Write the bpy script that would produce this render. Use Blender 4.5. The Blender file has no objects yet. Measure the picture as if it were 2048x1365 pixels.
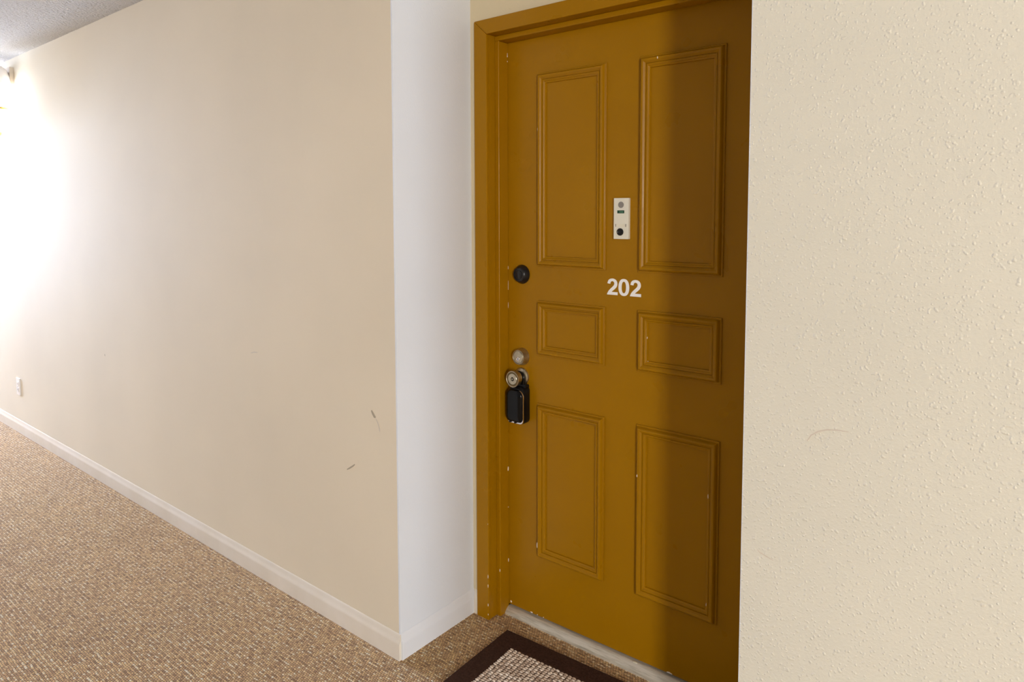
import bpy, bmesh, math, random
from mathutils import Vector, Matrix
random.seed(7)
S = bpy.context.scene
COL = S.collection

# ------------------------------------------------------------------ camera
YAW, PITCH, ROLL = 0.6582, -0.0657, 0.0003
CAM = Vector((1.5485, -1.4046, 1.4492))
FPX, PPX, PPY = 1357.03, 1076.06, 520.98           # for a 2048 x 1365 frame
fw = Vector((-math.sin(YAW) * math.cos(PITCH), math.cos(YAW) * math.cos(PITCH), math.sin(PITCH)))
rt = Vector((math.cos(YAW), math.sin(YAW), 0))
up = rt.cross(fw)
rt, up = math.cos(ROLL) * rt + math.sin(ROLL) * up, -math.sin(ROLL) * rt + math.cos(ROLL) * up
cd = bpy.data.cameras.new('camera')
cam = bpy.data.objects.new('camera', cd)
COL.objects.link(cam)
m3 = Matrix((rt, up, -fw)).transposed()
cam.matrix_world = Matrix.Translation(CAM) @ m3.to_4x4()
cd.sensor_width = 36.0
cd.sensor_fit = 'HORIZONTAL'
cd.lens = FPX / 2048 * 36.0
cd.shift_x = -(PPX - 1024) / 2048
cd.shift_y = (PPY - 682.5) / 2048
cd.clip_start = 0.02
S.camera = cam

# ------------------------------------------------------------------ light
w = bpy.data.worlds.new('world')
S.world = w
w.use_nodes = True
w.node_tree.nodes['Background'].inputs[0].default_value = (0.80, 0.86, 1.0, 1)
w.node_tree.nodes['Background'].inputs[1].default_value = 0.3


def area(name, loc, size, sizey, power, col, target):
    l = bpy.data.lights.new(name, 'AREA')
    l.shape = 'RECTANGLE'
    l.size, l.size_y, l.energy, l.color = size, sizey, power, col
    o = bpy.data.objects.new(name, l)
    COL.objects.link(o)
    o.location = loc
    o.rotation_euler = (Vector(target) - Vector(loc)).to_track_quat('-Z', 'Y').to_euler()
    return o


# unseen windows added as light sources: across the hall and at both corridor ends
area('side_window_daylight', (5.85, -4.99, 1.75), 0.74, 1.20, 285, (1.0, 0.97, 0.93), (5.85, 0, 1.75))
area('left_window_daylight', (-8.95, -.62, 1.40), 0.9, 1.7, 760, (0.60, 0.72, 1.0), (0, -.62, 1.40))
area('end_window_daylight', (8.95, -1.4, 1.55), 1.6, 1.3, 170, (0.80, 0.90, 1.0), (0, -1.4, 1.5))
LAMP = 16.0            # radiance of the wall lamp's frosted glass
FILL_LAMP = 58.0    # radiance of the unseen ceiling lamp added to fill the left wall

S.view_settings.view_transform = 'Standard'
S.view_settings.look = 'None'
S.view_settings.exposure = 0.28
S.view_settings.gamma = 1.0
S.view_settings.use_curve_mapping = False
S.render.film_transparent = False


# ------------------------------------------------------------------ node helpers
def mat(name, col=(.8, .8, .8), rough=.5, metal=0.0, spec=.5):
    m = bpy.data.materials.new(name)
    m.use_nodes = True
    b = m.node_tree.nodes['Principled BSDF']
    b.inputs['Base Color'].default_value = (*col, 1)
    b.inputs['Roughness'].default_value = rough
    b.inputs['Metallic'].default_value = metal
    b.inputs['Specular IOR Level'].default_value = spec
    return m


class NT:
    def __init__(s, m):
        s.t = m.node_tree
        s.n = s.t.nodes
        s.b = s.n['Principled BSDF']

    def new(s, kind, **kw):
        n = s.n.new(kind)
        for k, v in kw.items():
            setattr(n, k, v)
        return n

    def link(s, a, b):
        s.t.links.new(a, b)

    def val(s, sock, v):
        if hasattr(v, 'links'):
            s.link(v, sock)
        else:
            sock.default_value = v

    def math(s, op, a, b=0.0, c=0.0):
        n = s.new('ShaderNodeMath', operation=op)
        for i, v in enumerate((a, b, c)):
            s.val(n.inputs[i], v)
        return n.outputs[0]

    def noise(s, vec, scale, detail=2.0, rough=.5, dist=0.0):
        n = s.new('ShaderNodeTexNoise')
        s.link(vec, n.inputs['Vector'])
        n.inputs['Scale'].default_value = scale
        n.inputs['Detail'].default_value = detail
        n.inputs['Roughness'].default_value = rough
        n.inputs['Distortion'].default_value = dist
        return n.outputs['Fac']

    def co(s):
        return s.new('ShaderNodeTexCoord').outputs['Object']

    def ramp(s, fac, stops, interp='LINEAR'):
        n = s.new('ShaderNodeValToRGB')
        n.color_ramp.interpolation = interp
        e = n.color_ramp.elements
        while len(e) < len(stops):
            e.new(.5)
        for el, (p, c) in zip(e, stops):
            el.position = p
            el.color = (*c, 1) if len(c) == 3 else c
        s.link(fac, n.inputs[0])
        return n.outputs[0]

    def bump(s, h, strength, dist, normal=None):
        n = s.new('ShaderNodeBump')
        n.inputs['Strength'].default_value = strength
        n.inputs['Distance'].default_value = dist
        s.link(h, n.inputs['Height'])
        if normal is not None:
            s.link(normal, n.inputs['Normal'])
        return n.outputs[0]

    def mix(s, fac, a, b, mode='MIX'):
        n = s.new('ShaderNodeMix', data_type='RGBA', blend_type=mode)
        s.val(n.inputs[0], fac)
        for k, v in ((6, a), (7, b)):
            if hasattr(v, 'links'):
                s.link(v, n.inputs[k])
            else:
                n.inputs[k].default_value = (*v, 1)
        return n.outputs[2]


def wall_paint(name, col, texture, rough=.55, spec=.28):
    """painted drywall: broad roller unevenness plus splatter (orange peel) texture"""
    m = mat(name, col, rough, 0, spec)
    t = NT(m)
    co = t.co()
    big = t.noise(co, 1.3, 3)
    c2 = tuple(x * .955 for x in col)
    c3 = tuple(min(1, x * 1.03) for x in col)
    c = t.ramp(big, [(.3, c2), (.7, c3)])
    t.link(c, t.b.inputs['Base Color'])
    fine = t.noise(co, 160, 3, .6)
    v = t.new('ShaderNodeTexVoronoi', feature='SMOOTH_F1')
    v.inputs['Scale'].default_value = 140
    t.link(co, v.inputs['Vector'])
    spots = t.ramp(v.outputs['Distance'], [(.05, (1, 1, 1)), (.33, (0, 0, 0))])
    msk = t.ramp(t.noise(co, 55, 2), [(.34, (0, 0, 0)), (.50, (1, 1, 1))])
    sp = t.math('MULTIPLY', spots, msk)
    h = t.math('ADD', t.math('MULTIPLY', fine, .85), sp)
    h = t.math('ADD', h, t.math('MULTIPLY', t.noise(co, 45, 2), .5))
    t.link(t.bump(h, texture, .0022), t.b.inputs['Normal'])
    return m


M = {}
M['wall_smooth'] = wall_paint('cream wall paint', (.76, .675, .53), .06, .75, .11)
M['wall_dim'] = wall_paint('tan wall paint', (.40, .36, .29), .10, .6)  # unseen opposite wall, darkened so it bounces less light
M['wall_rough'] = wall_paint('cream splatter wall paint', (.735, .710, .61), .58)
M['wall_white'] = wall_paint('white wall paint', (.765, .80, .86), .10, .45)
M['wall_alcove'] = wall_paint('cream alcove paint', (.73, .63, .43), .15)  # base colour yellowed, with the door's warm bounce put into it
M['trim_white'] = mat('white gloss trim paint', (.77, .71, .62), .24, 0, .6)
t = NT(M['trim_white'])
co = t.co()
t.link(t.ramp(t.noise(co, 6, 4), [(.35, (.75, .685, .585)), (.65, (.79, .73, .645))]), t.b.inputs['Base Color'])
t.link(t.bump(t.noise(co, 30, 3), .12, .003), t.b.inputs['Normal'])
M['trim_reveal'] = mat('white trim paint of the reveal', (.765, .785, .83), .4)

M['door_paint'] = mat('golden brown gloss paint', (.36, .168, .0012), .27, 0, .17)
t = NT(M['door_paint'])
co = t.co()
t.link(t.ramp(t.noise(co, 2.2, 4, .6), [(.3, (.34, .157, .0010)), (.7, (.375, .177, .0015))]), t.b.inputs['Base Color'])
t.link(t.ramp(t.noise(co, 7, 3), [(.3, (.26, .26, .26)), (.7, (.38, .38, .38))]), t.b.inputs['Roughness'])
t.link(t.bump(t.math('ADD', t.noise(co, 150, 2), t.math('MULTIPLY', t.noise(co, 25, 2), 1.5)), .10, .0012), t.b.inputs['Normal'])

M['ceiling'] = mat('popcorn ceiling', (.70, .665, .61), .95, 0, .1)
t = NT(M['ceiling'])
co = t.co()
v = t.new('ShaderNodeTexVoronoi')
v.inputs['Scale'].default_value = 85
t.link(co, v.inputs['Vector'])
hh = t.math('ADD', t.math('SUBTRACT', 1.0, v.outputs['Distance']), t.math('MULTIPLY', t.noise(co, 70, 4, .7), 1.6))
t.link(t.bump(hh, 1.0, .012), t.b.inputs['Normal'])

# carpet: looped rows running along the corridor, flecked brown / tan / cream / gold
M['carpet'] = mat('flecked loop carpet', (.3, .2, .1), .95, 0, .1)
for k_, v_ in (('Sheen Weight', .32), ('Sheen Roughness', .45), ('Sheen Tint', (1.0, .88, .80, 1))):
    M['carpet'].node_tree.nodes['Principled BSDF'].inputs[k_].default_value = v_
t = NT(M['carpet'])
co = t.co()
wob = t.new('ShaderNodeTexNoise')
wob.inputs['Scale'].default_value = 45
t.link(co, wob.inputs['Vector'])
wv = t.new('ShaderNodeVectorMath', operation='SCALE')
wsub = t.new('ShaderNodeVectorMath', operation='SUBTRACT')
t.link(wob.outputs['Color'], wsub.inputs[0])
wsub.inputs[1].default_value = (.5, .5, .5)
t.link(wsub.outputs[0], wv.inputs[0])
wv.inputs['Scale'].default_value = .009
wa = t.new('ShaderNodeVectorMath', operation='ADD')
t.link(co, wa.inputs[0])
t.link(wv.outputs[0], wa.inputs[1])
sx = t.new('ShaderNodeSeparateXYZ')
t.link(wa.outputs[0], sx.inputs[0])
vv = t.math('DIVIDE', sx.outputs['Y'], .0064)
row = t.math('FLOOR', vv)
uu = t.math('ADD', t.math('DIVIDE', sx.outputs['X'], .0100), t.math('MULTIPLY', row, .37))
cell = t.math('FLOOR', uu)
fu = t.math('SUBTRACT', t.math('SUBTRACT', uu, cell), .5)
fv = t.math('SUBTRACT', t.math('SUBTRACT', vv, row), .5)
du = t.math('SUBTRACT', 1.0, t.math('POWER', t.math('ABSOLUTE', t.math('MULTIPLY', fu, 2.0)), 2.4))
dv = t.math('SUBTRACT', 1.0, t.math('POWER', t.math('ABSOLUTE', t.math('MULTIPLY', fv, 2.0)), 2.2))
dome = t.math('MULTIPLY', du, dv)
cx = t.new('ShaderNodeCombineXYZ')
t.link(cell, cx.inputs[0])
t.link(row, cx.inputs[1])
wn = t.new('ShaderNodeTexWhiteNoise', noise_dimensions='2D')
t.link(cx.outputs[0], wn.inputs['Vector'])
par = t.math('MODULO', t.math('ABSOLUTE', row), 2.0)
fac = t.math('ADD', t.math('MULTIPLY', wn.outputs['Value'], .72), t.math('MULTIPLY', par, .28))
yarn = t.ramp(fac, [(0, (.38, .225, .095)), (.35, (.64, .42, .19)), (.58, (.79, .54, .245)),
                    (.74, (.90, .66, .29)), (.84, (.99, .82, .46)), (1, (1.0, .92, .64))])
patch = t.ramp(t.noise(co, 3.0, 3), [(.3, (.93, .87, .92)), (.7, (1.06, 1.0, 1.05))])
yarn = t.mix(1.0, yarn, patch, 'MULTIPLY')
gap_shade = t.ramp(dome, [(.0, (.28, .23, .17)), (.5, (1, 1, 1))])  # base colour darkened between loops: backing plus shade the bump lacks
yarn = t.mix(1.0, yarn, gap_shade, 'MULTIPLY')
t.link(yarn, t.b.inputs['Base Color'])
fz = t.math('ADD', dome, t.math('MULTIPLY', t.noise(co, 600, 2), .25))
t.link(t.bump(fz, .9, .0045), t.b.inputs['Normal'])

M['mat_border'] = mat('dark brown mat border', (.055, .024, .014), .9, 0, .15)
t = NT(M['mat_border'])
co = t.co()
t.link(t.ramp(t.noise(co, 140, 3, .7), [(.3, (.035, .014, .008)), (.7, (.080, .038, .024))]), t.b.inputs['Base Color'])
t.link(t.bump(t.noise(co, 320, 3, .7), .8, .003), t.b.inputs['Normal'])
M['mat_yarn'] = mat('cream and taupe mat yarn', (.5, .4, .3), .9, 0, .15)
t = NT(M['mat_yarn'])
geo = t.new('ShaderNodeNewGeometry')
co = t.co()
cc = t.ramp(geo.outputs['Random Per Island'], [(0, (.50, .37, .285)), (.45, (.74, .60, .48)), (1, (.96, .84, .72))])
t.link(cc, t.b.inputs['Base Color'])
t.link(t.bump(t.noise(co, 500, 2), .5, .0015), t.b.inputs['Normal'])

M['alu'] = mat('worn painted aluminium', (.50, .46, .38), .38, .35)
t = NT(M['alu'])
co = t.co()
mp = t.new('ShaderNodeMapping')
mp.inputs['Scale'].default_value = (4, 60, 60)
t.link(co, mp.inputs['Vector'])
t.link(t.ramp(t.noise(mp.outputs[0], 3, 4, .65), [(.3, (.42, .385, .31)), (.5, (.68, .64, .55)), (.75, (.78, .73, .66))]), t.b.inputs['Base Color'])
M['black'] = mat('black plastic', (.005, .005, .006), .3, 0, .25)
M['black_gloss'] = mat('glossy black cover', (.003, .003, .0035), .14, 0, .25)
M['black_metal'] = mat('black painted metal', (.008, .007, .008), .28)
M['nickel'] = mat('antique nickel', (.46, .40, .29), .33, 1.0)
t = NT(M['nickel'])
t.link(t.ramp(t.noise(t.co(), 260, 3), [(.3, (.45, .405, .295)), (.7, (.64, .585, .46))]), t.b.inputs['Base Color'])
M['nickel_dark'] = mat('tarnished nickel', (.19, .145, .075), .42, 1.0)
M['chrome'] = mat('bright chrome', (.80, .78, .80), .16, 1.0)
M['plate'] = mat('ivory painted plate', (.82, .79, .68), .35)
M['plate_side'] = mat('aluminium plate edge', (.42, .38, .34), .4, .6)
M['grey_mesh'] = mat('grey grille', (.27, .25, .23), .6)
M['green_label'] = mat('dark green label', (.006, .055, .024), .4)
M['green_text'] = mat('pale green lettering', (.22, .45, .30), .5)
M['slot'] = mat('cream name slip', (.82, .78, .64), .5)
M['dark'] = mat('dark recess', (.012, .010, .010), .6)
M['digit'] = mat('white vinyl numerals', (.95, .95, .97), .4)
M['chip'] = mat('bare white primer', (.90, .82, .74), .7)
M['dirt'] = mat('grey scuff', (.40, .345, .25), .8)
M['scuff_faint'] = mat('faint scuff', (.62, .555, .47), .8)
M['outlet'] = mat('white outlet plastic', (.80, .78, .76), .3)
M['brass'] = mat('polished brass', (.75, .52, .18), .25, 1.0)
M['lamp_white'] = mat('white enamel', (.80, .76, .74), .35)
M['lamp_tan'] = mat('beige metal', (.62, .53, .42), .4)
M['seal'] = mat('dark weather seal', (.02, .012, .006), .8)
M['lamp_glass'] = mat('lit frosted glass', (.9, .9, .9), .4)
M['lamp_glass'].node_tree.nodes['Principled BSDF'].inputs['Emission Color'].default_value = (.80, .86, 1.0, 1)
M['lamp_glass'].node_tree.nodes['Principled BSDF'].inputs['Emission Strength'].default_value = LAMP
M['bowl_glass'] = mat('lit opal glass', (.9, .9, .9), .4)
M['bowl_glass'].node_tree.nodes['Principled BSDF'].inputs['Emission Color'].default_value = (.62, .745, 1.0, 1)
M['bowl_glass'].node_tree.nodes['Principled BSDF'].inputs['Emission Strength'].default_value = FILL_LAMP
M['window_glass'] = mat('window glass', (.9, .95, 1), .05)
M['window_glass'].node_tree.nodes['Principled BSDF'].inputs['Transmission Weight'].default_value = 1.0


# ------------------------------------------------------------------ mesh helpers
def obj(name, vf, m, parent=None, smooth=False, bevel=0.0, auto=None, seg=2):
    me = bpy.data.meshes.new(name)
    if isinstance(vf, bmesh.types.BMesh):
        vf.normal_update()
        vf.to_mesh(me)
        vf.free()
    else:
        me.from_pydata(vf[0], [], vf[1])
    bm = bmesh.new()
    bm.from_mesh(me)
    bmesh.ops.recalc_face_normals(bm, faces=bm.faces)
    bm.to_mesh(me)
    bm.free()
    me.materials.append(M[m])
    o = bpy.data.objects.new(name, me)
    COL.objects.link(o)
    if parent is not None:
        o.parent = parent
        o.matrix_parent_inverse = Matrix.Identity(4)
    if smooth:
        for p in me.polygons:
            p.use_smooth = True
        if auto is not None:
            me.set_sharp_from_angle(angle=math.radians(auto))
    if bevel:
        b = o.modifiers.new('bevel', 'BEVEL')
        b.width, b.segments, b.limit_method = bevel, seg, 'ANGLE'
        b.angle_limit = math.radians(40)
    return o


def shift(vf, d):
    return [tuple(Vector(v) + Vector(d)) for v in vf[0]], vf[1]


def box(a, b):
    (x0, y0, z0), (x1, y1, z1) = a, b
    return ([(x0, y0, z0), (x1, y0, z0), (x1, y1, z0), (x0, y1, z0), (x0, y0, z1), (x1, y0, z1), (x1, y1, z1), (x0, y1, z1)],
            [(0, 3, 2, 1), (4, 5, 6, 7), (0, 1, 5, 4), (1, 2, 6, 5), (2, 3, 7, 6), (3, 0, 4, 7)])


def join(*parts):
    V, F = [], []
    for v, f in parts:
        n = len(V)
        V += list(v)
        F += [tuple(i + n for i in q) for q in f]
    return V, F


def extrude(poly, frm, to, axis):
    """closed 2-D polygon swept along one axis; poly gives the other two coordinates in order"""
    V = []
    for c in (frm, to):
        for p, q in poly:
            V.append({'x': (c, p, q), 'y': (p, c, q), 'z': (p, q, c)}[axis])
    n = len(poly)
    F = [tuple(range(n)), tuple(range(2 * n - 1, n - 1, -1))]
    F += [(i, (i + 1) % n, n + (i + 1) % n, n + i) for i in range(n)]
    return V, F


def lathe(prof, c, n=40, axis='-y'):
    """profile of (radius, height); height runs along -y (out of the door) or z"""
    V, F = [], []
    rings = []
    for r, h in prof:
        ring = []
        if r < 1e-6:
            V.append((c[0], c[1] - h, c[2]) if axis == '-y' else (c[0], c[1], c[2] + h))
            ring = [len(V) - 1] * n
        else:
            for i in range(n):
                a = 2 * math.pi * i / n
                if axis == '-y':
                    V.append((c[0] + r * math.cos(a), c[1] - h, c[2] + r * math.sin(a)))
                else:
                    V.append((c[0] + r * math.cos(a), c[1] + r * math.sin(a), c[2] + h))
                ring.append(len(V) - 1)
        rings.append(ring)
    for a, b in zip(rings, rings[1:]):
        for i in range(n):
            q = [a[i], a[(i + 1) % n], b[(i + 1) % n], b[i]]
            u = list(dict.fromkeys(q))
            if len(u) > 2:
                F.append(tuple(u))
    if prof[0][0] > 1e-6:
        F.append(tuple(rings[0]))
    if prof[-1][0] > 1e-6:
        F.append(tuple(rings[-1]))
    return V, F


def tube(path, r, n=12, flat=1.0, closed=False):
    V, F = [], []
    P = [Vector(p) for p in path]
    N = len(P)
    for i, p in enumerate(P):
        a = P[max(i - 1, 0)]
        b = P[min(i + 1, N - 1)]
        d = (b - a).normalized()
        s = d.cross(Vector((0, 1, 0)))
        s = s.normalized() if s.length > 1e-4 else Vector((1, 0, 0))
        q = s.cross(d).normalized()
        for k in range(n):
            an = 2 * math.pi * k / n
            V.append(tuple(p + s * r * math.cos(an) + q * r * flat * math.sin(an)))
    for i in range(N - 1):
        for k in range(n):
            F.append((i * n + k, i * n + (k + 1) % n, (i + 1) * n + (k + 1) % n, (i + 1) * n + k))
    F.append(tuple(range(n)))
    F.append(tuple((N - 1) * n + k for k in range(n)))
    return V, F


def tag(o, label, cat, group=None, kind=None):
    o['label'] = label
    o['category'] = cat
    if group:
        o['group'] = group
    if kind:
        o['kind'] = kind
    return o


def thing(name, label, cat, loc=(0, 0, 0), group=None, kind=None):
    o = bpy.data.objects.new(name, None)
    COL.objects.link(o)
    o.empty_display_size = .05
    o.location = loc
    return tag(o, label, cat, group, kind)


def place(parent, *objs):
    """meshes were written in world coordinates; give each the offset that undoes its parent's location"""
    for o in objs:
        o.location = Vector(o.location) - Vector(parent.location)


# ------------------------------------------------------------------ measurements
D = 0.4346            # door face
B = 0.3403            # casing front
WB = 0.353            # alcove back wall
XR = -0.108           # left reveal
XE = 1.020            # edge of the near wall
CZ = 2.4344           # ceiling
XL, XF, YO = -9.0, 9.0, -5.0

# ------------------------------------------------------------------ room shell
fl = obj('floor', box((XL, YO, -.05), (XF, .60, 0)), 'carpet')
tag(fl, 'flecked brown and cream loop carpet of the corridor', 'carpet floor', kind='structure')
ce = obj('ceiling', box((XL, YO, CZ), (XF, .60, CZ + .05)), 'ceiling')
tag(ce, 'bumpy off-white popcorn ceiling of the corridor', 'ceiling', kind='structure')
wl = obj('wall_left', box((XL, .004, 0), (XR - .006, .60, CZ)), 'wall_smooth')
tag(wl, 'long smooth cream corridor wall left of the door alcove', 'wall', kind='structure')
wr = obj('wall_reveal', box((XR - .006, .004, 0), (XR, .60, CZ)), 'wall_white')
tag(wr, 'narrow white side wall of the door alcove', 'wall', kind='structure')
hx0, hx1, hz = -.050, .964, 2.09
wb = obj('wall_back', join(box((XR, WB, 0), (hx0, .58, CZ)), box((hx0, WB, hz), (hx1, .58, CZ)), box((hx1, WB, 0), (XE, .58, CZ))), 'wall_alcove')
tag(wb, 'cream back wall of the alcove around the brown door frame', 'wall', kind='structure')
wn_ = obj('wall_right', box((XE, 0, 0), (XF, .60, CZ)), 'wall_rough', bevel=.004, seg=3)
tag(wn_, 'near cream wall with splatter texture right of the door', 'wall', kind='structure')
# wall across the corridor with an added window opening, and the two end walls (all behind or beside the camera)
wx0, wx1, wz0, wz1 = 5.44, 6.26, 1.10, 2.39


def holed(x0, x1, y0, y1, h0, h1, z0, z1, axis):
    """wall slab with one opening; h0..h1 runs along the wall"""
    if axis == 'x':
        return join(box((x0, y0, 0), (h0, y1, CZ)), box((h1, y0, 0), (x1, y1, CZ)), box((h0, y0, 0), (h1, y1, z0)), box((h0, y0, z1), (h1, y1, CZ)))
    return join(box((x0, y0, 0), (x1, h0, CZ)), box((x0, h1, 0), (x1, y1, CZ)), box((x0, h0, 0), (x1, h1, z0)), box((x0, h0, z1), (x1, h1, CZ)))


wo = obj('wall_opposite', holed(XL, XF, YO - .12, YO, wx0, wx1, wz0, wz1, 'x'), 'wall_dim')
tag(wo, 'cream corridor wall across from the door alcove', 'wall', kind='structure')
lz0, lz1, ly0, ly1 = .50, 2.30, -1.12, -.12
we = obj('wall_far', holed(XL - .1, XL, YO, .6, ly0, ly1, lz0, lz1, 'y'), 'wall_smooth')
tag(we, 'cream end wall with a tall window at the far left of the corridor', 'wall', kind='structure')
ez0, ez1, ey0, ey1 = .85, 2.25, -2.25, -.55
wf = obj('wall_end', holed(XF, XF + .1, YO, .6, ey0, ey1, ez0, ez1, 'y'), 'wall_smooth')
tag(wf, 'cream end wall with a window behind the camera', 'wall', kind='structure')


def window(n, a, b, axis, label):
    """white sash around a pane, set in its opening"""
    t = thing('window_%d' % n, label, 'window', ((a[0] + b[0]) / 2, (a[1] + b[1]) / 2, a[2]), kind='structure')
    k = .035
    if axis == 'y':
        fr = join(box(a, (a[0] + k, b[1], b[2])), box((b[0] - k, a[1], a[2]), b), box((a[0] + k, a[1], a[2]), (b[0] - k, b[1], a[2] + k)), box((a[0] + k, a[1], b[2] - k), (b[0] - k, b[1], b[2])))
        ym = (a[1] + b[1]) / 2
        pn = box((a[0] + k, ym - .003, a[2] + k), (b[0] - k, ym + .003, b[2] - k))
    else:
        fr = join(box(a, (b[0], a[1] + k, b[2])), box((a[0], b[1] - k, a[2]), b), box((a[0], a[1] + k, a[2]), (b[0], b[1] - k, a[2] + k)), box((a[0], a[1] + k, b[2] - k), (b[0], b[1] - k, b[2])))
        xm = (a[0] + b[0]) / 2
        pn = box((xm - .003, a[1] + k, a[2] + k), (xm + .003, b[1] - k, b[2] - k))
    place(t, obj('window_frame', fr, 'trim_white', t), obj('window_pane', pn, 'window_glass', t))


window(1, (wx0, YO - .09, wz0), (wx1, YO - .04, wz1), 'y', 'narrow window in the wall across from the door')
window(2, (XF + .03, ey0, ez0), (XF + .08, ey1, ez1), 'x', 'window in the end wall of the corridor')

window(3, (XL - .08, ly0, lz0), (XL - .03, ly1, lz1), 'x', 'tall window in the end wall at the far left of the corridor')

# baseboards: flat face with a sloped, rounded top
BH = .0855


def base_prof(s0, out):
    # (offset from the wall, z), out = +1 or -1: the direction the board stands out
    p = [(0, 0), (.0095, 0), (.0095, .053), (.0092, .0565), (.0078, .0610), (.0060, .0660), (.0043, .0725), (.0030, .0795), (.0018, .0840), (.0008, BH), (0, BH)]
    return [(s0 + out * a, z) for a, z in p]


b1 = obj('baseboard_left', extrude(base_prof(.004, -1), XL, XR + .004, 'x'), 'trim_white', smooth=True, auto=35)
tag(b1, 'white baseboard along the long corridor wall', 'baseboard', kind='structure')
b2 = obj('baseboard_reveal', extrude([(x, z) for x, z in base_prof(XR, 1)], .004, WB, 'y'), 'trim_reveal', smooth=True, auto=35)
tag(b2, 'white baseboard on the narrow side wall of the alcove', 'baseboard', kind='structure')
b3 = obj('baseboard_back', extrude(base_prof(WB, -1), XR + .0085, -.0802, 'x'), 'trim_white', smooth=True, auto=35)
tag(b3, 'short cream baseboard stub beside the brown door casing', 'baseboard', kind='structure')
b4 = obj('baseboard_right', extrude(base_prof(0, -1), XE, XF, 'x'), 'trim_white', smooth=True, auto=35)
tag(b4, 'white baseboard of the near wall right of the door', 'baseboard', kind='structure')

# ------------------------------------------------------------------ door frame
fr = thing('trim_1', 'golden brown painted frame around the apartment door', 'door frame', (.457, B, 0), kind='structure')
CO, CI, CT, CIT = -.0802, -.0235, 2.1135, 2.0637       # casing outer / inner edge, top outer / inner
MX = .914                                              # right side mirrors the left about the door's centre


def mx(x):
    return MX - x


def slab(poly_xz, y0, y1):
    return extrude(poly_xz, y0, y1, 'y')


g = .0004
cas = [
    slab([(CO, .0), (CI, .0), (CI, CIT - g), (CO, CT - g)], B, WB),
    slab([(mx(CI), .0), (mx(CO), .0), (mx(CO), CT - g), (mx(CI), CIT - g)], B, WB),
    slab([(CO + g, CT), (CI + g, CIT), (mx(CI) - g, CIT), (mx(CO) - g, CT)], B, WB)]
for v in cas:
    place(fr, obj('casing', v, 'door_paint', fr, bevel=.0022, seg=2))
JY = .3845
jam = [box((-.049, WB - .006, 0), (CI - .0008, D + .04, CIT + .012)), box((mx(CI - .0008), WB - .006, 0), (mx(-.049), D + .04, CIT + .012)),
       box((CI - .0008, WB - .006, CIT + .0008), (mx(CI - .0008), D + .04, hz - .001))]
for v in jam:
    place(fr, obj('jamb', v, 'door_paint', fr, bevel=.001))
SX = -.0060
SZ = 2.0475
stp = [box((CI - .0008, JY, 0), (SX, D - .001, SZ)), box((mx(SX), JY, 0), (mx(CI - .0008), D - .001, SZ)),
       box((CI - .0008, JY, SZ), (mx(CI - .0008), D - .001, CIT + .0008))]
for v in stp:
    place(fr, obj('door_stop', v, 'door_paint', fr, bevel=.0024, seg=3))

# ------------------------------------------------------------------ door
dr = thing('door_1', 'golden brown six-panel apartment door numbered 202', 'door', (.457, D, 0), kind='structure')
ZB0, ZB1 = .0275, .0385         # bottom edge is slightly out of level
leaf = ([(-.0155, D, ZB0), (.9295, D, ZB1), (.9295, D + .045, ZB1), (-.0155, D + .045, ZB0),
         (-.0155, D, 2.058), (.9295, D, 2.058), (.9295, D + .045, 2.058), (-.0155, D + .045, 2.058)],
        box((0, 0, 0), (1, 1, 1))[1])
place(dr, obj('door_leaf', leaf, 'door_paint', dr))

MP = [(0, 0), (0, .0042), (.0012, .0050), (.0040, .0050), (.0050, .0058), (.0064, .0110), (.0082, .0150), (.0104, .0170), (.0128, .0176),
      (.0152, .0168), (.0176, .0146), (.0205, .0122), (.0225, .0112), (.0232, .0084), (.0240, .0082), (.0248, .0098), (.0266, .0105),
      (.0288, .0098), (.0310, .0074), (.0330, .0058), (.0352, .0050), (.0358, .0036), (.0362, 0)]


def molding(x0, x1, z0, z1):
    V, F = [], []
    for d, h in MP:
        y = D - h
        V += [(x0 + d, y, z0 + d), (x1 - d, y, z0 + d), (x1 - d, y, z1 - d), (x0 + d, y, z1 - d)]
    for i in range(len(MP) - 1):
        for k in range(4):
            F.append((4 * i + k, 4 * i + (k + 1) % 4, 4 * i + 4 + (k + 1) % 4, 4 * i + 4 + k))
    return V, F


# the columns and rows measured on the photograph
colx = [(.1270, .4001), (.5187, .7908)]
rows = [(1.2753, 1.9275), (.9669, 1.1582), (.2484, .7988)]
for (xa, xb) in colx:
    for (za, zb) in rows:
        o = obj('panel_molding', molding(xa, xb, za, zb), 'door_paint', dr, smooth=True, auto=28)
        place(dr, o)

# two, zero, two
TWO = [(0, 0), (.72, 0), (.72, .178), (.315, .178), (.37, .235), (.45, .30), (.55, .385), (.63, .47), (.68, .56), (.70, .655), (.695, .75), (.665, .84),
       (.61, .915), (.53, .967), (.44, .994), (.355, 1.0), (.265, .99), (.175, .957), (.105, .90), (.058, .82), (.036, .735), (.03, .688),
       (.222, .667), (.232, .73), (.258, .788), (.30, .826), (.355, .84), (.412, .829), (.457, .798), (.486, .75), (.493, .69), (.478, .63),
       (.44, .568), (.38, .503), (.29, .42), (.19, .325), (.11, .235), (.05, .14), (.015, .06)]


def digit_two(x, z, wd, hg):
    return slab([(x + a / .72 * wd, z + b * hg) for a, b in TWO], D - .0007, D)


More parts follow.
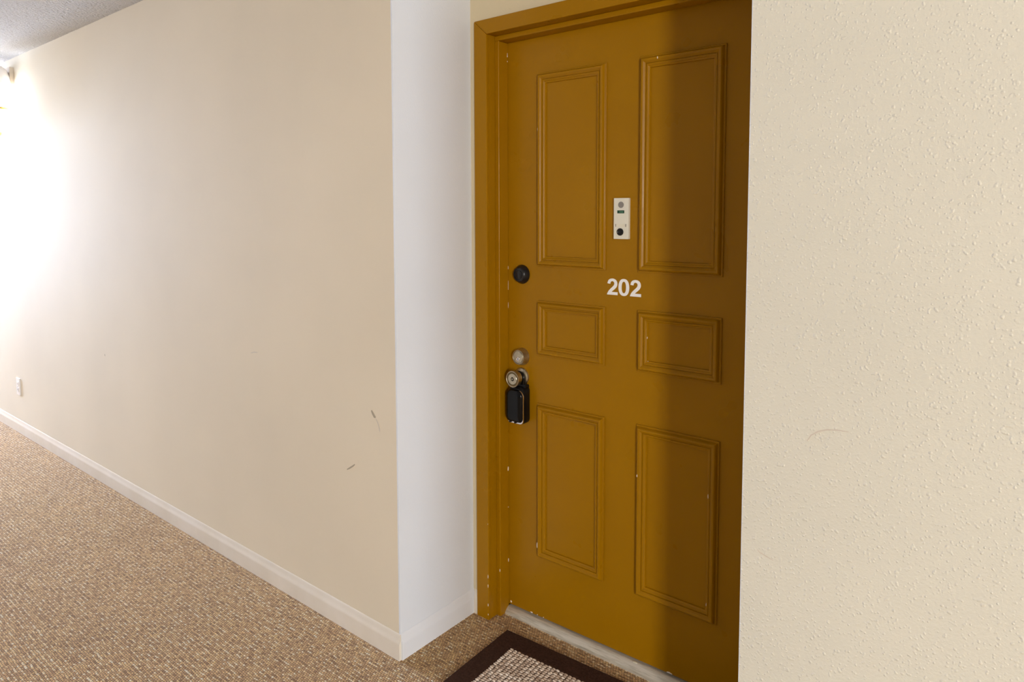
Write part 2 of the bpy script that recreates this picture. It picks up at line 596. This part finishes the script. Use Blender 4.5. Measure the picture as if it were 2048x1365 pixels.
def digit_zero(x, z, wd, hg):
    n = 40
    V, F = [], []
    for rx, rz in ((.5, .5), (.205, .335)):
        for y in (D - .0007, D):
            for i in range(n):
                a = 2 * math.pi * i / n
                c, s = math.cos(a), math.sin(a)
                V.append((x + wd * (.5 + rx * math.copysign(abs(c) ** .85, c)), y, z + hg * (.5 + rz * math.copysign(abs(s) ** .9, s))))
    for i in range(n):
        j = (i + 1) % n
        F += [(i, j, 2 * n + j, 2 * n + i), (n + i, 3 * n + i, 3 * n + j, n + j), (i, n + i, n + j, j), (2 * n + i, 2 * n + j, 3 * n + j, 3 * n + i)]
    return V, F


place(dr, obj('number_digit', digit_two(.4050, 1.1985, .0392, .0520), 'digit', dr),
      obj('number_digit', digit_zero(.4472, 1.1976, .0388, .0538), 'digit', dr),
      obj('number_digit', digit_two(.4888, 1.1985, .0392, .0520), 'digit', dr))

# chime and viewer plate
px0, px1, pz0, pz1, pd = .4345, .4875, 1.3765, 1.5040, .0120
vp = obj('viewer_plate', box((px0, D - pd, pz0), (px1, D, pz1)), 'plate', dr, bevel=.0012)
vp['label'] = 'ivory chime plate with peephole'
pf = D - pd


def P(u, v):          # u, v in 0..1 over the plate face, v from the top
    return px0 + (px1 - px0) * u, pz1 - (pz1 - pz0) * v


place(dr, vp)
cxx, czz = P(.50, .165)
sub = [obj('chime_grille', lathe([(.0098, 0), (.0098, .0012), (.0080, .0014), (0, .0010)], (cxx, pf + .0002, czz), 28), 'grey_mesh', vp)]
lx, lz = P(.255, .30)
l2, l3 = P(.72, .372)
sub.append(obj('chime_label', box((lx, pf - .0006, l3), (l2, pf + .0002, lz)), 'green_label', vp))
lw = l2 - lx
letters = []
for k in range(3):           # three small illegible characters on the green label
    x = lx + lw * (.34 + .19 * k)
    letters.append(box((x, pf - .0009, l3 + .0028), (x + lw * .13, pf - .0005, l3 + .0040)))
    letters.append(box((x, pf - .0009, l3 + .0050), (x + lw * .13, pf - .0005, l3 + .0060)))
    letters.append(box((x + lw * .045, pf - .0009, l3 + .0022), (x + lw * .085, pf - .0005, l3 + .0066)))
sub.append(obj('label_lettering', join(*letters), 'green_text', vp))
ax, az = P(.13, .632)
bx_, bz_ = P(.86, .70)
sub.append(obj('name_slot', join(box((ax, pf - .0012, bz_), (ax + .003, pf + .0002, az)), box((bx_ - .003, pf - .0012, bz_), (bx_, pf + .0002, az))), 'plate_side', vp))
sub.append(obj('name_slip', box((ax + .003, pf - .0010, bz_), (bx_ - .003, pf + .0002, az)), 'slot', vp))
kx, kz = P(.46, .825)
sub.append(obj('peephole', lathe([(.0115, 0), (.0115, .0024), (.0095, .0034), (.0080, .0026), (.0068, .0010), (.0030, .0022), (0, .0026)], (kx, pf + .0002, kz), 32), 'black_metal', vp, smooth=True, auto=40))

# upper black deadbolt
c1 = (.0568, D, 1.2446)
db = obj('deadbolt', lathe([(.0335, 0), (.0335, .0035), (.0318, .0070), (.0262, .0185), (.0240, .0210), (.0215, .0222), (.0195, .0220), (.0185, .0196), (0, .0196)], c1, 48), 'black_metal', dr, smooth=True, auto=32)
db['label'] = 'black deadbolt'
place(dr, db)
obj('key_cylinder', lathe([(.0150, .0190), (.0150, .0212), (.0120, .0226), (.0060, .0230), (.0030, .0236), (0, .0236)], c1, 32), 'black_metal', db, smooth=True, auto=32)

# lower nickel deadbolt
c2 = (.0572, D, .9540)
db2 = obj('deadbolt', lathe([(.0310, 0), (.0312, .0015), (.0300, .0040), (.0262, .0235), (.0256, .0248), (.0242, .0252), (.0230, .0244), (.0222, .0226), (0, .0226)], c2, 56), 'nickel', dr, smooth=True, auto=30)
db2['label'] = 'nickel deadbolt'
place(dr, db2)
obj('key_cylinder', lathe([(.0205, .0222), (.0205, .0246), (.0196, .0252), (0, .0252)], c2, 48), 'nickel', db2, smooth=True, auto=30)
kc = (c2[0] - .001, D, c2[2] - .0062)
obj('keyway', lathe([(.0078, .0250), (.0078, .0258), (.0062, .0264), (.0052, .0256), (.0020, .0254), (0, .0254)], kc, 28), 'chrome', db2, smooth=True, auto=30)
obj('key_slot', box((kc[0] - .0008, D - .0262, kc[2] - .0034), (kc[0] + .0008, D - .0252, kc[2] + .0030)), 'dark', db2)

# knob
c3 = (.0550, D, .8815)
kb = obj('door_knob', lathe([(.0105, .010), (.0105, .0220), (.0120, .0240), (.0200, .0262), (.0245, .0290), (.0262, .0350), (.0278, .0500), (.0288, .0530), (.0284, .0546),
                             (.0268, .0552), (.0252, .0544), (.0240, .0528), (.0205, .0526), (.0188, .0544), (.0170, .0548), (.0070, .0540), (.0062, .0524), (.0040, .0524), (.0034, .0546), (0, .0550)], c3, 56), 'nickel', dr, smooth=True, auto=30)
place(dr, kb)
rs = obj('rose', lathe([(.0320, 0), (.0320, .0020), (.0300, .0060), (.0240, .0095), (.0150, .0115), (0, .0115)], c3, 56), 'nickel', kb, smooth=True, auto=30)
obj('knob_ring', lathe([(.0258, .0530), (.0258, .0541), (.0200, .0541), (.0200, .0530)], c3, 56), 'nickel_dark', kb, smooth=True, auto=30)

# paint chips: little bare patches along the frame edges and panel mouldings (x, y, z, width, height, facing)


def chip(parent, x, y, z, wd, hg, face='-y', th=.0005):
    n = 9
    ring = []
    wd, hg = wd * random.uniform(.65, 1.0), hg * random.uniform(1.1, 1.6)
    for i in range(n):
        a = 2 * math.pi * i / n
        k = random.uniform(.7, 1.15)
        ring.append((wd / 2 * k * math.cos(a), hg / 2 * k * math.sin(a)))
    if face == '-y':
        v = extrude([(x + a, z + b) for a, b in ring], y - th, y + th, 'y')
    else:
        v = extrude([(y + a, z + b) for a, b in ring], x - th, x + th, 'x')
    place(parent, obj('paint_chip', v, 'chip', parent))


for z, wd, hg in ((.162, .004, .014), (.128, .004, .010), (.057, .004, .009), (.022, .004, .006), (.355, .002, .003)):
    chip(fr, CI - .0022, B, z, wd, hg)
chip(fr, SX - .0022, JY, .172, .004, .010)
for z, hg in ((.535, .012), (.392, .004), (.193, .010)):
    chip(fr, SX, D - .005, z, .006, hg, 'x')
for z, hg in ((2.010, .008), (2.003, .005), (1.985, .006)):
    chip(fr, SX, D - .004, z, .004, hg, 'x')
for z, hg in ((1.20, .030), (1.265, .012), (1.13, .020)):
    chip(fr, SX, D - .0025, z, .0022, hg, 'x')
chip(dr, .003, D, .037, .008, .006)
# on the mouldings
chip(dr, .1370, D - .0160, 1.740, .003, .009)
chip(dr, .1340, D - .0140, .297, .005, .014)
chip(dr, .5295, D - .0170, .640, .004, .006)
chip(dr, .7610, D - .0105, .632, .003, .008)
chip(dr, .5540, D - .0060, 1.076, .003, .005)
chip(dr, .5560, D - .0040, 1.002, .004, .003)
chip(dr, .5840, D - .0175, 1.914, .004, .005)
chip(dr, .7610, D - .0105, .305, .003, .008)
for x, wd in ((.098, .014), (.124, .004), (.151, .005), (.640, .022)):
    chip(dr, x, D, ZB0 + (ZB1 - ZB0) * (x + .0155) / .945 + .0022, wd, .0034)

# ------------------------------------------------------------------ threshold
th = thing('threshold', 'worn grey metal threshold strip under the brown door', 'threshold', (.457, .42, 0))
tp = [(.4080, -.004), (.4092, .004), (.4115, .0085), (.4160, .0130), (.4215, .0180), (.4262, .0208), (.4310, .0220), (.4700, .0220), (.4700, -.004)]
V, F = extrude(tp, SX + .0006, mx(SX) - .0006, 'x')
V = [(x, y, z + (.011 * (x - SX) / .926 if z > 0 else 0)) for x, y, z in V]
sd = obj('saddle', (V, F), 'alu', th, smooth=True, auto=40)
place(th, sd)
cp = obj('paint_drip', lathe([(.0060, 0), (.0056, .0012), (.0030, .0020), (0, .0022)], (.5250, .4262, .0268), 14, 'z'), 'slot', th, smooth=True)
cp.scale = (1.5, .7, 1)
cp.location = (.5250 * (1 - 1.5), .4262 * (1 - .7), 0)
place(th, cp)

# ------------------------------------------------------------------ lockbox hanging on the knob
lb = thing('lockbox', 'black lockbox with chrome trim hanging from the door knob', 'lockbox', (.057, D - .030, .720))
LX0, LX1, LYF, LYB, LZ0, LZ1 = .0200, .0935, D - .0500, D - .0035, .7215, .8440


def rrect(x0, x1, z0, z1, r, n=5, rtop=None):
    pts = []
    q = r if rtop is None else rtop
    for cx_, cz_, a0, r in ((x1 - q, z1 - q, 0, q), (x0 + q, z1 - q, 90, q), (x0 + r, z0 + r, 180, r), (x1 - r, z0 + r, 270, r)):
        for i in range(n + 1):
            a = math.radians(a0 + 90 * i / n)
            pts.append((cx_ + r * math.cos(a), cz_ + r * math.sin(a)))
    return pts


def loft(sections):
    V, F = [], []
    n = len(sections[0][0])
    for poly, y in sections:
        V += [(a, y, b) for a, b in poly]
    for i in range(len(sections) - 1):
        for k in range(n):
            F.append((i * n + k, i * n + (k + 1) % n, (i + 1) * n + (k + 1) % n, (i + 1) * n + k))
    F.append(tuple(range(n)))
    F.append(tuple((len(sections) - 1) * n + k for k in range(n)))
    return V, F


body = loft([(rrect(LX0 + .003, LX1 - .001, LZ0 + .004, LZ1 + .012, .012, 6, .020), LYB),
             (rrect(LX0 + .001, LX1, LZ0 + .001, LZ1 + .012, .013, 6, .022), LYB - .004),
             (rrect(LX0 + .001, LX1, LZ0, LZ1 + .009, .015, 6, .024), LYF + .018),
             (rrect(LX0 + .002, LX1 - .001, LZ0 + .002, LZ1 + .002, .015, 6, .024), LYF + .012)])
place(lb, obj('body', body, 'black', lb, smooth=True, auto=40))
trim = loft([(rrect(LX0 + .0015, LX1 - .0002, LZ0 + .0012, LZ1 - .001, .015, 6, .024), LYF + .0130),
             (rrect(LX0 + .0015, LX1 - .0002, LZ0 + .0006, LZ1 - .001, .015, 6, .024), LYF + .0112),
             (rrect(LX0 + .0030, LX1 - .0014, LZ0 + .0018, LZ1 - .002, .014, 6, .023), LYF + .0085)])
tr = obj('edge_trim', trim, 'chrome', lb, smooth=True, auto=40)
place(lb, tr)
cover = loft([(rrect(LX0 - .0003, LX1 - .0022, LZ0 + .0060, LZ1 - .0010, .014, 6, .024), LYF + .0105),
              (rrect(LX0 - .0003, LX1 - .0032, LZ0 + .0072, LZ1 - .0018, .014, 6, .024), LYF + .0060),
              (rrect(LX0 + .0012, LX1 - .0060, LZ0 + .0095, LZ1 - .0035, .013, 6, .022), LYF + .0026),
              (rrect(LX0 + .0045, LX1 - .0110, LZ0 + .0140, LZ1 - .0080, .011, 6, .019), LYF + .0006),
              (rrect(LX0 + .0100, LX1 - .0190, LZ0 + .0220, LZ1 - .0180, .009, 6, .014), LYF - .0006),
              (rrect(LX0 + .0180, LX1 - .0290, LZ0 + .0360, LZ1 - .0340, .007, 6, .009), LYF - .0010)])
place(lb, obj('cover', cover, 'black_gloss', lb, smooth=True, auto=50))
tabs = join(*[box((LX0 + a, LYF + .0030, LZ0 + .0022), (LX0 + b, LYF + .0075, LZ0 + .0085)) for a, b in ((.0135, .0195), (.0365, .0425))])
place(lb, obj('cover_tab', tabs, 'black', lb, bevel=.001))
sy = D - .0180
pth = [(c3[0] - .0205, sy, LZ1 - .004), (c3[0] - .0205, sy, c3[2] - .004)]
for i in range(1, 16):
    a = math.pi - math.pi * i / 16
    pth.append((c3[0] + .0205 * math.cos(a), sy, c3[2] - .004 + .0215 * math.sin(a)))
pth += [(c3[0] + .0205, sy, c3[2] - .004), (c3[0] + .0205, sy, LZ1 - .004)]
place(lb, obj('shackle', tube(pth, .0062, 14, .75), 'black_gloss', lb, smooth=True, auto=50))
place(lb, obj('shackle_collar', loft([(rrect(c3[0] - .031, c3[0] + .036, LZ1 + .004, LZ1 + .0150, .005), LYB - .001), (rrect(c3[0] - .031, c3[0] + .036, LZ1 + .004, LZ1 + .0150, .005), LYB - .022)]), 'black', lb, smooth=True, auto=40))

# ------------------------------------------------------------------ door mat
ang = math.radians(2.4)
ML, MW, MT, MBW = .76, .46, .0085, .073
dm = thing('door_mat', 'dark brown bordered door mat with woven cream centre', 'door mat', (.0700, .3325, 0))
dm.rotation_euler = (0, 0, ang)


def frame_poly(z, ins):
    return [(ins, -ins, z), (ML - ins, -ins, z), (ML - ins, -MW + ins, z), (ins, -MW + ins, z)]


V = frame_poly(0, 0) + frame_poly(MT * .75, .0005) + frame_poly(MT, .003) + frame_poly(MT, MBW - .003) + frame_poly(MT * .55, MBW)
F = [(3, 2, 1, 0)]
for i in range(4):
    for k in range(4):
        F.append((4 * i + k, 4 * i + (k + 1) % 4, 4 * i + 4 + (k + 1) % 4, 4 * i + 4 + k))
F.append((16, 17, 18, 19))
obj('mat_border', (V, F), 'mat_border', dm)
V, F = [], []
pxm, pym = .0150, .0088
nx, ny = int((ML - 2 * MBW) / pxm), int((MW - 2 * MBW) / pym)
pxm, pym = (ML - 2 * MBW) / nx, (MW - 2 * MBW) / ny
NU, NV = 8, 4
for j in range(ny):
    for i in range(nx):
        ccx = MBW + pxm * (i + .5 + (.0 if j % 2 else .5 * 0) + random.uniform(-.06, .06))
        ccy = -MBW - pym * (j + .5 + random.uniform(-.06, .06))
        if i % 2 == 0 and j % 2 == 1 or i % 2 == 1 and j % 2 == 0:
            lift = .0
        else:
            lift = .0012
        rx, ry, rz = pxm * random.uniform(.52, .60), pym * random.uniform(.46, .54), random.uniform(.0040, .0052)
        tw = random.uniform(-.25, .05)
        n0 = len(V)
        for a in range(NV):
            th_ = (math.pi / 2) * a / NV
            for b in range(NU):
                ph = 2 * math.pi * b / NU
                qx, qy = rx * math.cos(th_) * math.cos(ph), ry * math.cos(th_) * math.sin(ph)
                V.append((ccx + qx * math.cos(tw) - qy * math.sin(tw), ccy + qx * math.sin(tw) + qy * math.cos(tw), MT * .5 + lift + rz * math.sin(th_)))
        V.append((ccx, ccy, MT * .5 + lift + rz))
        top = len(V) - 1
        for a in range(NV - 1):
            for b in range(NU):
                F.append((n0 + a * NU + b, n0 + a * NU + (b + 1) % NU, n0 + (a + 1) * NU + (b + 1) % NU, n0 + (a + 1) * NU + b))
        for b in range(NU):
            F.append((n0 + (NV - 1) * NU + b, n0 + (NV - 1) * NU + (b + 1) % NU, top))
        F.append(tuple(n0 + b for b in range(NU - 1, -1, -1)))
obj('woven_center', (V, F), 'mat_yarn', dm, smooth=True)

# ------------------------------------------------------------------ outlet on the corridor wall
ox, oz = -3.905, .3135
ot = thing('wall_outlet', 'white wall outlet low on the long corridor wall', 'outlet', (ox, .004, oz))
place(ot, obj('cover_plate', loft([(rrect(ox - .035, ox + .035, oz - .0575, oz + .0575, .004), .004), (rrect(ox - .035, ox + .035, oz - .0575, oz + .0575, .004), .0000),
                                   (rrect(ox - .032, ox + .032, oz - .0545, oz + .0545, .004), -.0025)]), 'outlet', ot, smooth=True, auto=30))
for s in (-1, 1):
    rc = obj('receptacle', loft([(rrect(ox - .0165, ox + .0165, oz + s * .0195 - .014, oz + s * .0195 + .014, .008), -.0020), (rrect(ox - .0165, ox + .0165, oz + s * .0195 - .014, oz + s * .0195 + .014, .008), -.0045)]), 'outlet', ot)
    place(ot, rc)
    obj('slot', join(box((ox - .0075, -.0048, oz + s * .0195 - .004), (ox - .0055, -.0044, oz + s * .0195 + .005)), box((ox + .0055, -.0048, oz + s * .0195 - .004), (ox + .0075, -.0044, oz + s * .0195 + .004))), 'dark', rc)
place(ot, obj('screw', lathe([(.0030, .0020), (.0030, .0032), (0, .0036)], (ox, 0, oz), 14), 'nickel', ot))

# ------------------------------------------------------------------ wall lamp at the far end
sc = thing('wall_sconce', 'glowing wall lamp on the long corridor wall', 'wall lamp', (-3.75, .004, 2.30))
sx0, sx1 = -3.83, -3.695
place(sc, obj('back_plate', loft([(rrect(sx0, sx1, 2.262, 2.378, .006), .004), (rrect(sx0, sx1, 2.262, 2.378, .006), -.018)]), 'lamp_tan', sc, bevel=.002))
lc = (-3.705, -.095, 0)
place(sc, obj('arm', tube([(-3.745, -.014, 2.33), (-3.735, -.05, 2.335), (lc[0], lc[1], 2.335)], .012, 12), 'lamp_tan', sc, smooth=True, auto=50))
place(sc, obj('shade_cap', lathe([(.0, 2.372), (.040, 2.370), (.062, 2.352), (.074, 2.310), (.082, 2.262), (.080, 2.258), (.0, 2.262)], lc, 40, 'z'), 'lamp_white', sc, smooth=True, auto=40))
place(sc, obj('lamp_shade', lathe([(.0, 2.256), (.072, 2.254), (.078, 2.20), (.078, 2.02), (.070, 1.975), (.0, 1.965)], lc, 40, 'z'), 'lamp_glass', sc, smooth=True, auto=50))
place(sc, obj('finial', lathe([(.0, 1.966), (.026, 1.964), (.022, 1.950), (.010, 1.942), (.012, 1.932), (.0, 1.924)], lc, 24, 'z'), 'brass', sc, smooth=True, auto=40))
place(sc, obj('shade_ring', lathe([(.0785, 2.116), (.0815, 2.112), (.0815, 2.104), (.0785, 2.100)], lc, 40, 'z'), 'brass', sc, smooth=True, auto=40))

cl = thing('ceiling_light', 'round opal ceiling lamp at the far end of the corridor', 'ceiling lamp', (-3.35, -1.1, CZ))
cc_ = (-3.35, -1.1, 0)
place(cl, obj('ceiling_pan', lathe([(.0, CZ), (.16, CZ), (.16, CZ - .02), (.0, CZ - .02)], cc_, 40, 'z'), 'lamp_white', cl, smooth=True, auto=40))
place(cl, obj('bowl', lathe([(.0, CZ - .0205), (.15, CZ - .0205), (.145, CZ - .05), (.115, CZ - .085), (.06, CZ - .105), (.0, CZ - .11)], cc_, 40, 'z'), 'bowl_glass', cl, smooth=True, auto=60))

# ------------------------------------------------------------------ marks on the walls


def streak(parent, pts, wd, m, y, th=.0004):
    """a thin scratch following points (x, z) on a wall facing -y"""
    V, F = [], []
    n = len(pts)
    for i, (x, z) in enumerate(pts):
        a = Vector(pts[max(0, i - 1)])
        b = Vector(pts[min(n - 1, i + 1)])
        d = (b - a).normalized()
        q = wd * (.25 + .75 * math.sin(math.pi * (i + .6) / (n + .2))) / 2
        V += [(x - d.y * q, y - th, z + d.x * q), (x + d.y * q, y - th, z - d.x * q)]
    for i in range(n - 1):
        F.append((2 * i, 2 * i + 1, 2 * i + 3, 2 * i + 2))
    k = len(V)
    V += [(x, y + .001, z) for x, _, z in V]
    F += [tuple(reversed([i + k for i in q])) for q in F]
    edge = [2 * i for i in range(n)] + [2 * i + 1 for i in range(n - 1, -1, -1)]
    F += [(edge[i], edge[(i + 1) % len(edge)], edge[(i + 1) % len(edge)] + k, edge[i] + k) for i in range(len(edge))]
    return obj('scuff_mark', (V, F), m, parent)


streak(wl, [(-.374, .574), (-.358, .583), (-.342, .593), (-.330, .602)], .006, 'dirt', .004)
streak(wl, [(-.237, .806), (-.230, .797), (-.222, .788), (-.216, .786)], .010, 'dirt', .004)
streak(wl, [(-.214, .781), (-.205, .770), (-.198, .754), (-.196, .742)], .004, 'scuff_faint', .004)
streak(wl, [(-2.445, .716), (-2.443, .711), (-2.441, .705)], .006, 'dirt', .004)
streak(wl, [(-.98, .905), (-.955, .912), (-.93, .913)], .004, 'scuff_faint', .004)
streak(wn_, [(1.154, .992), (1.162, 1.006), (1.175, 1.016), (1.192, 1.023), (1.212, 1.026), (1.232, 1.026)], .0030, 'scuff_faint', 0)
streak(wn_, [(1.058, .735), (1.062, .730), (1.075, .726), (1.092, .721)], .0026, 'scuff_faint', 0)
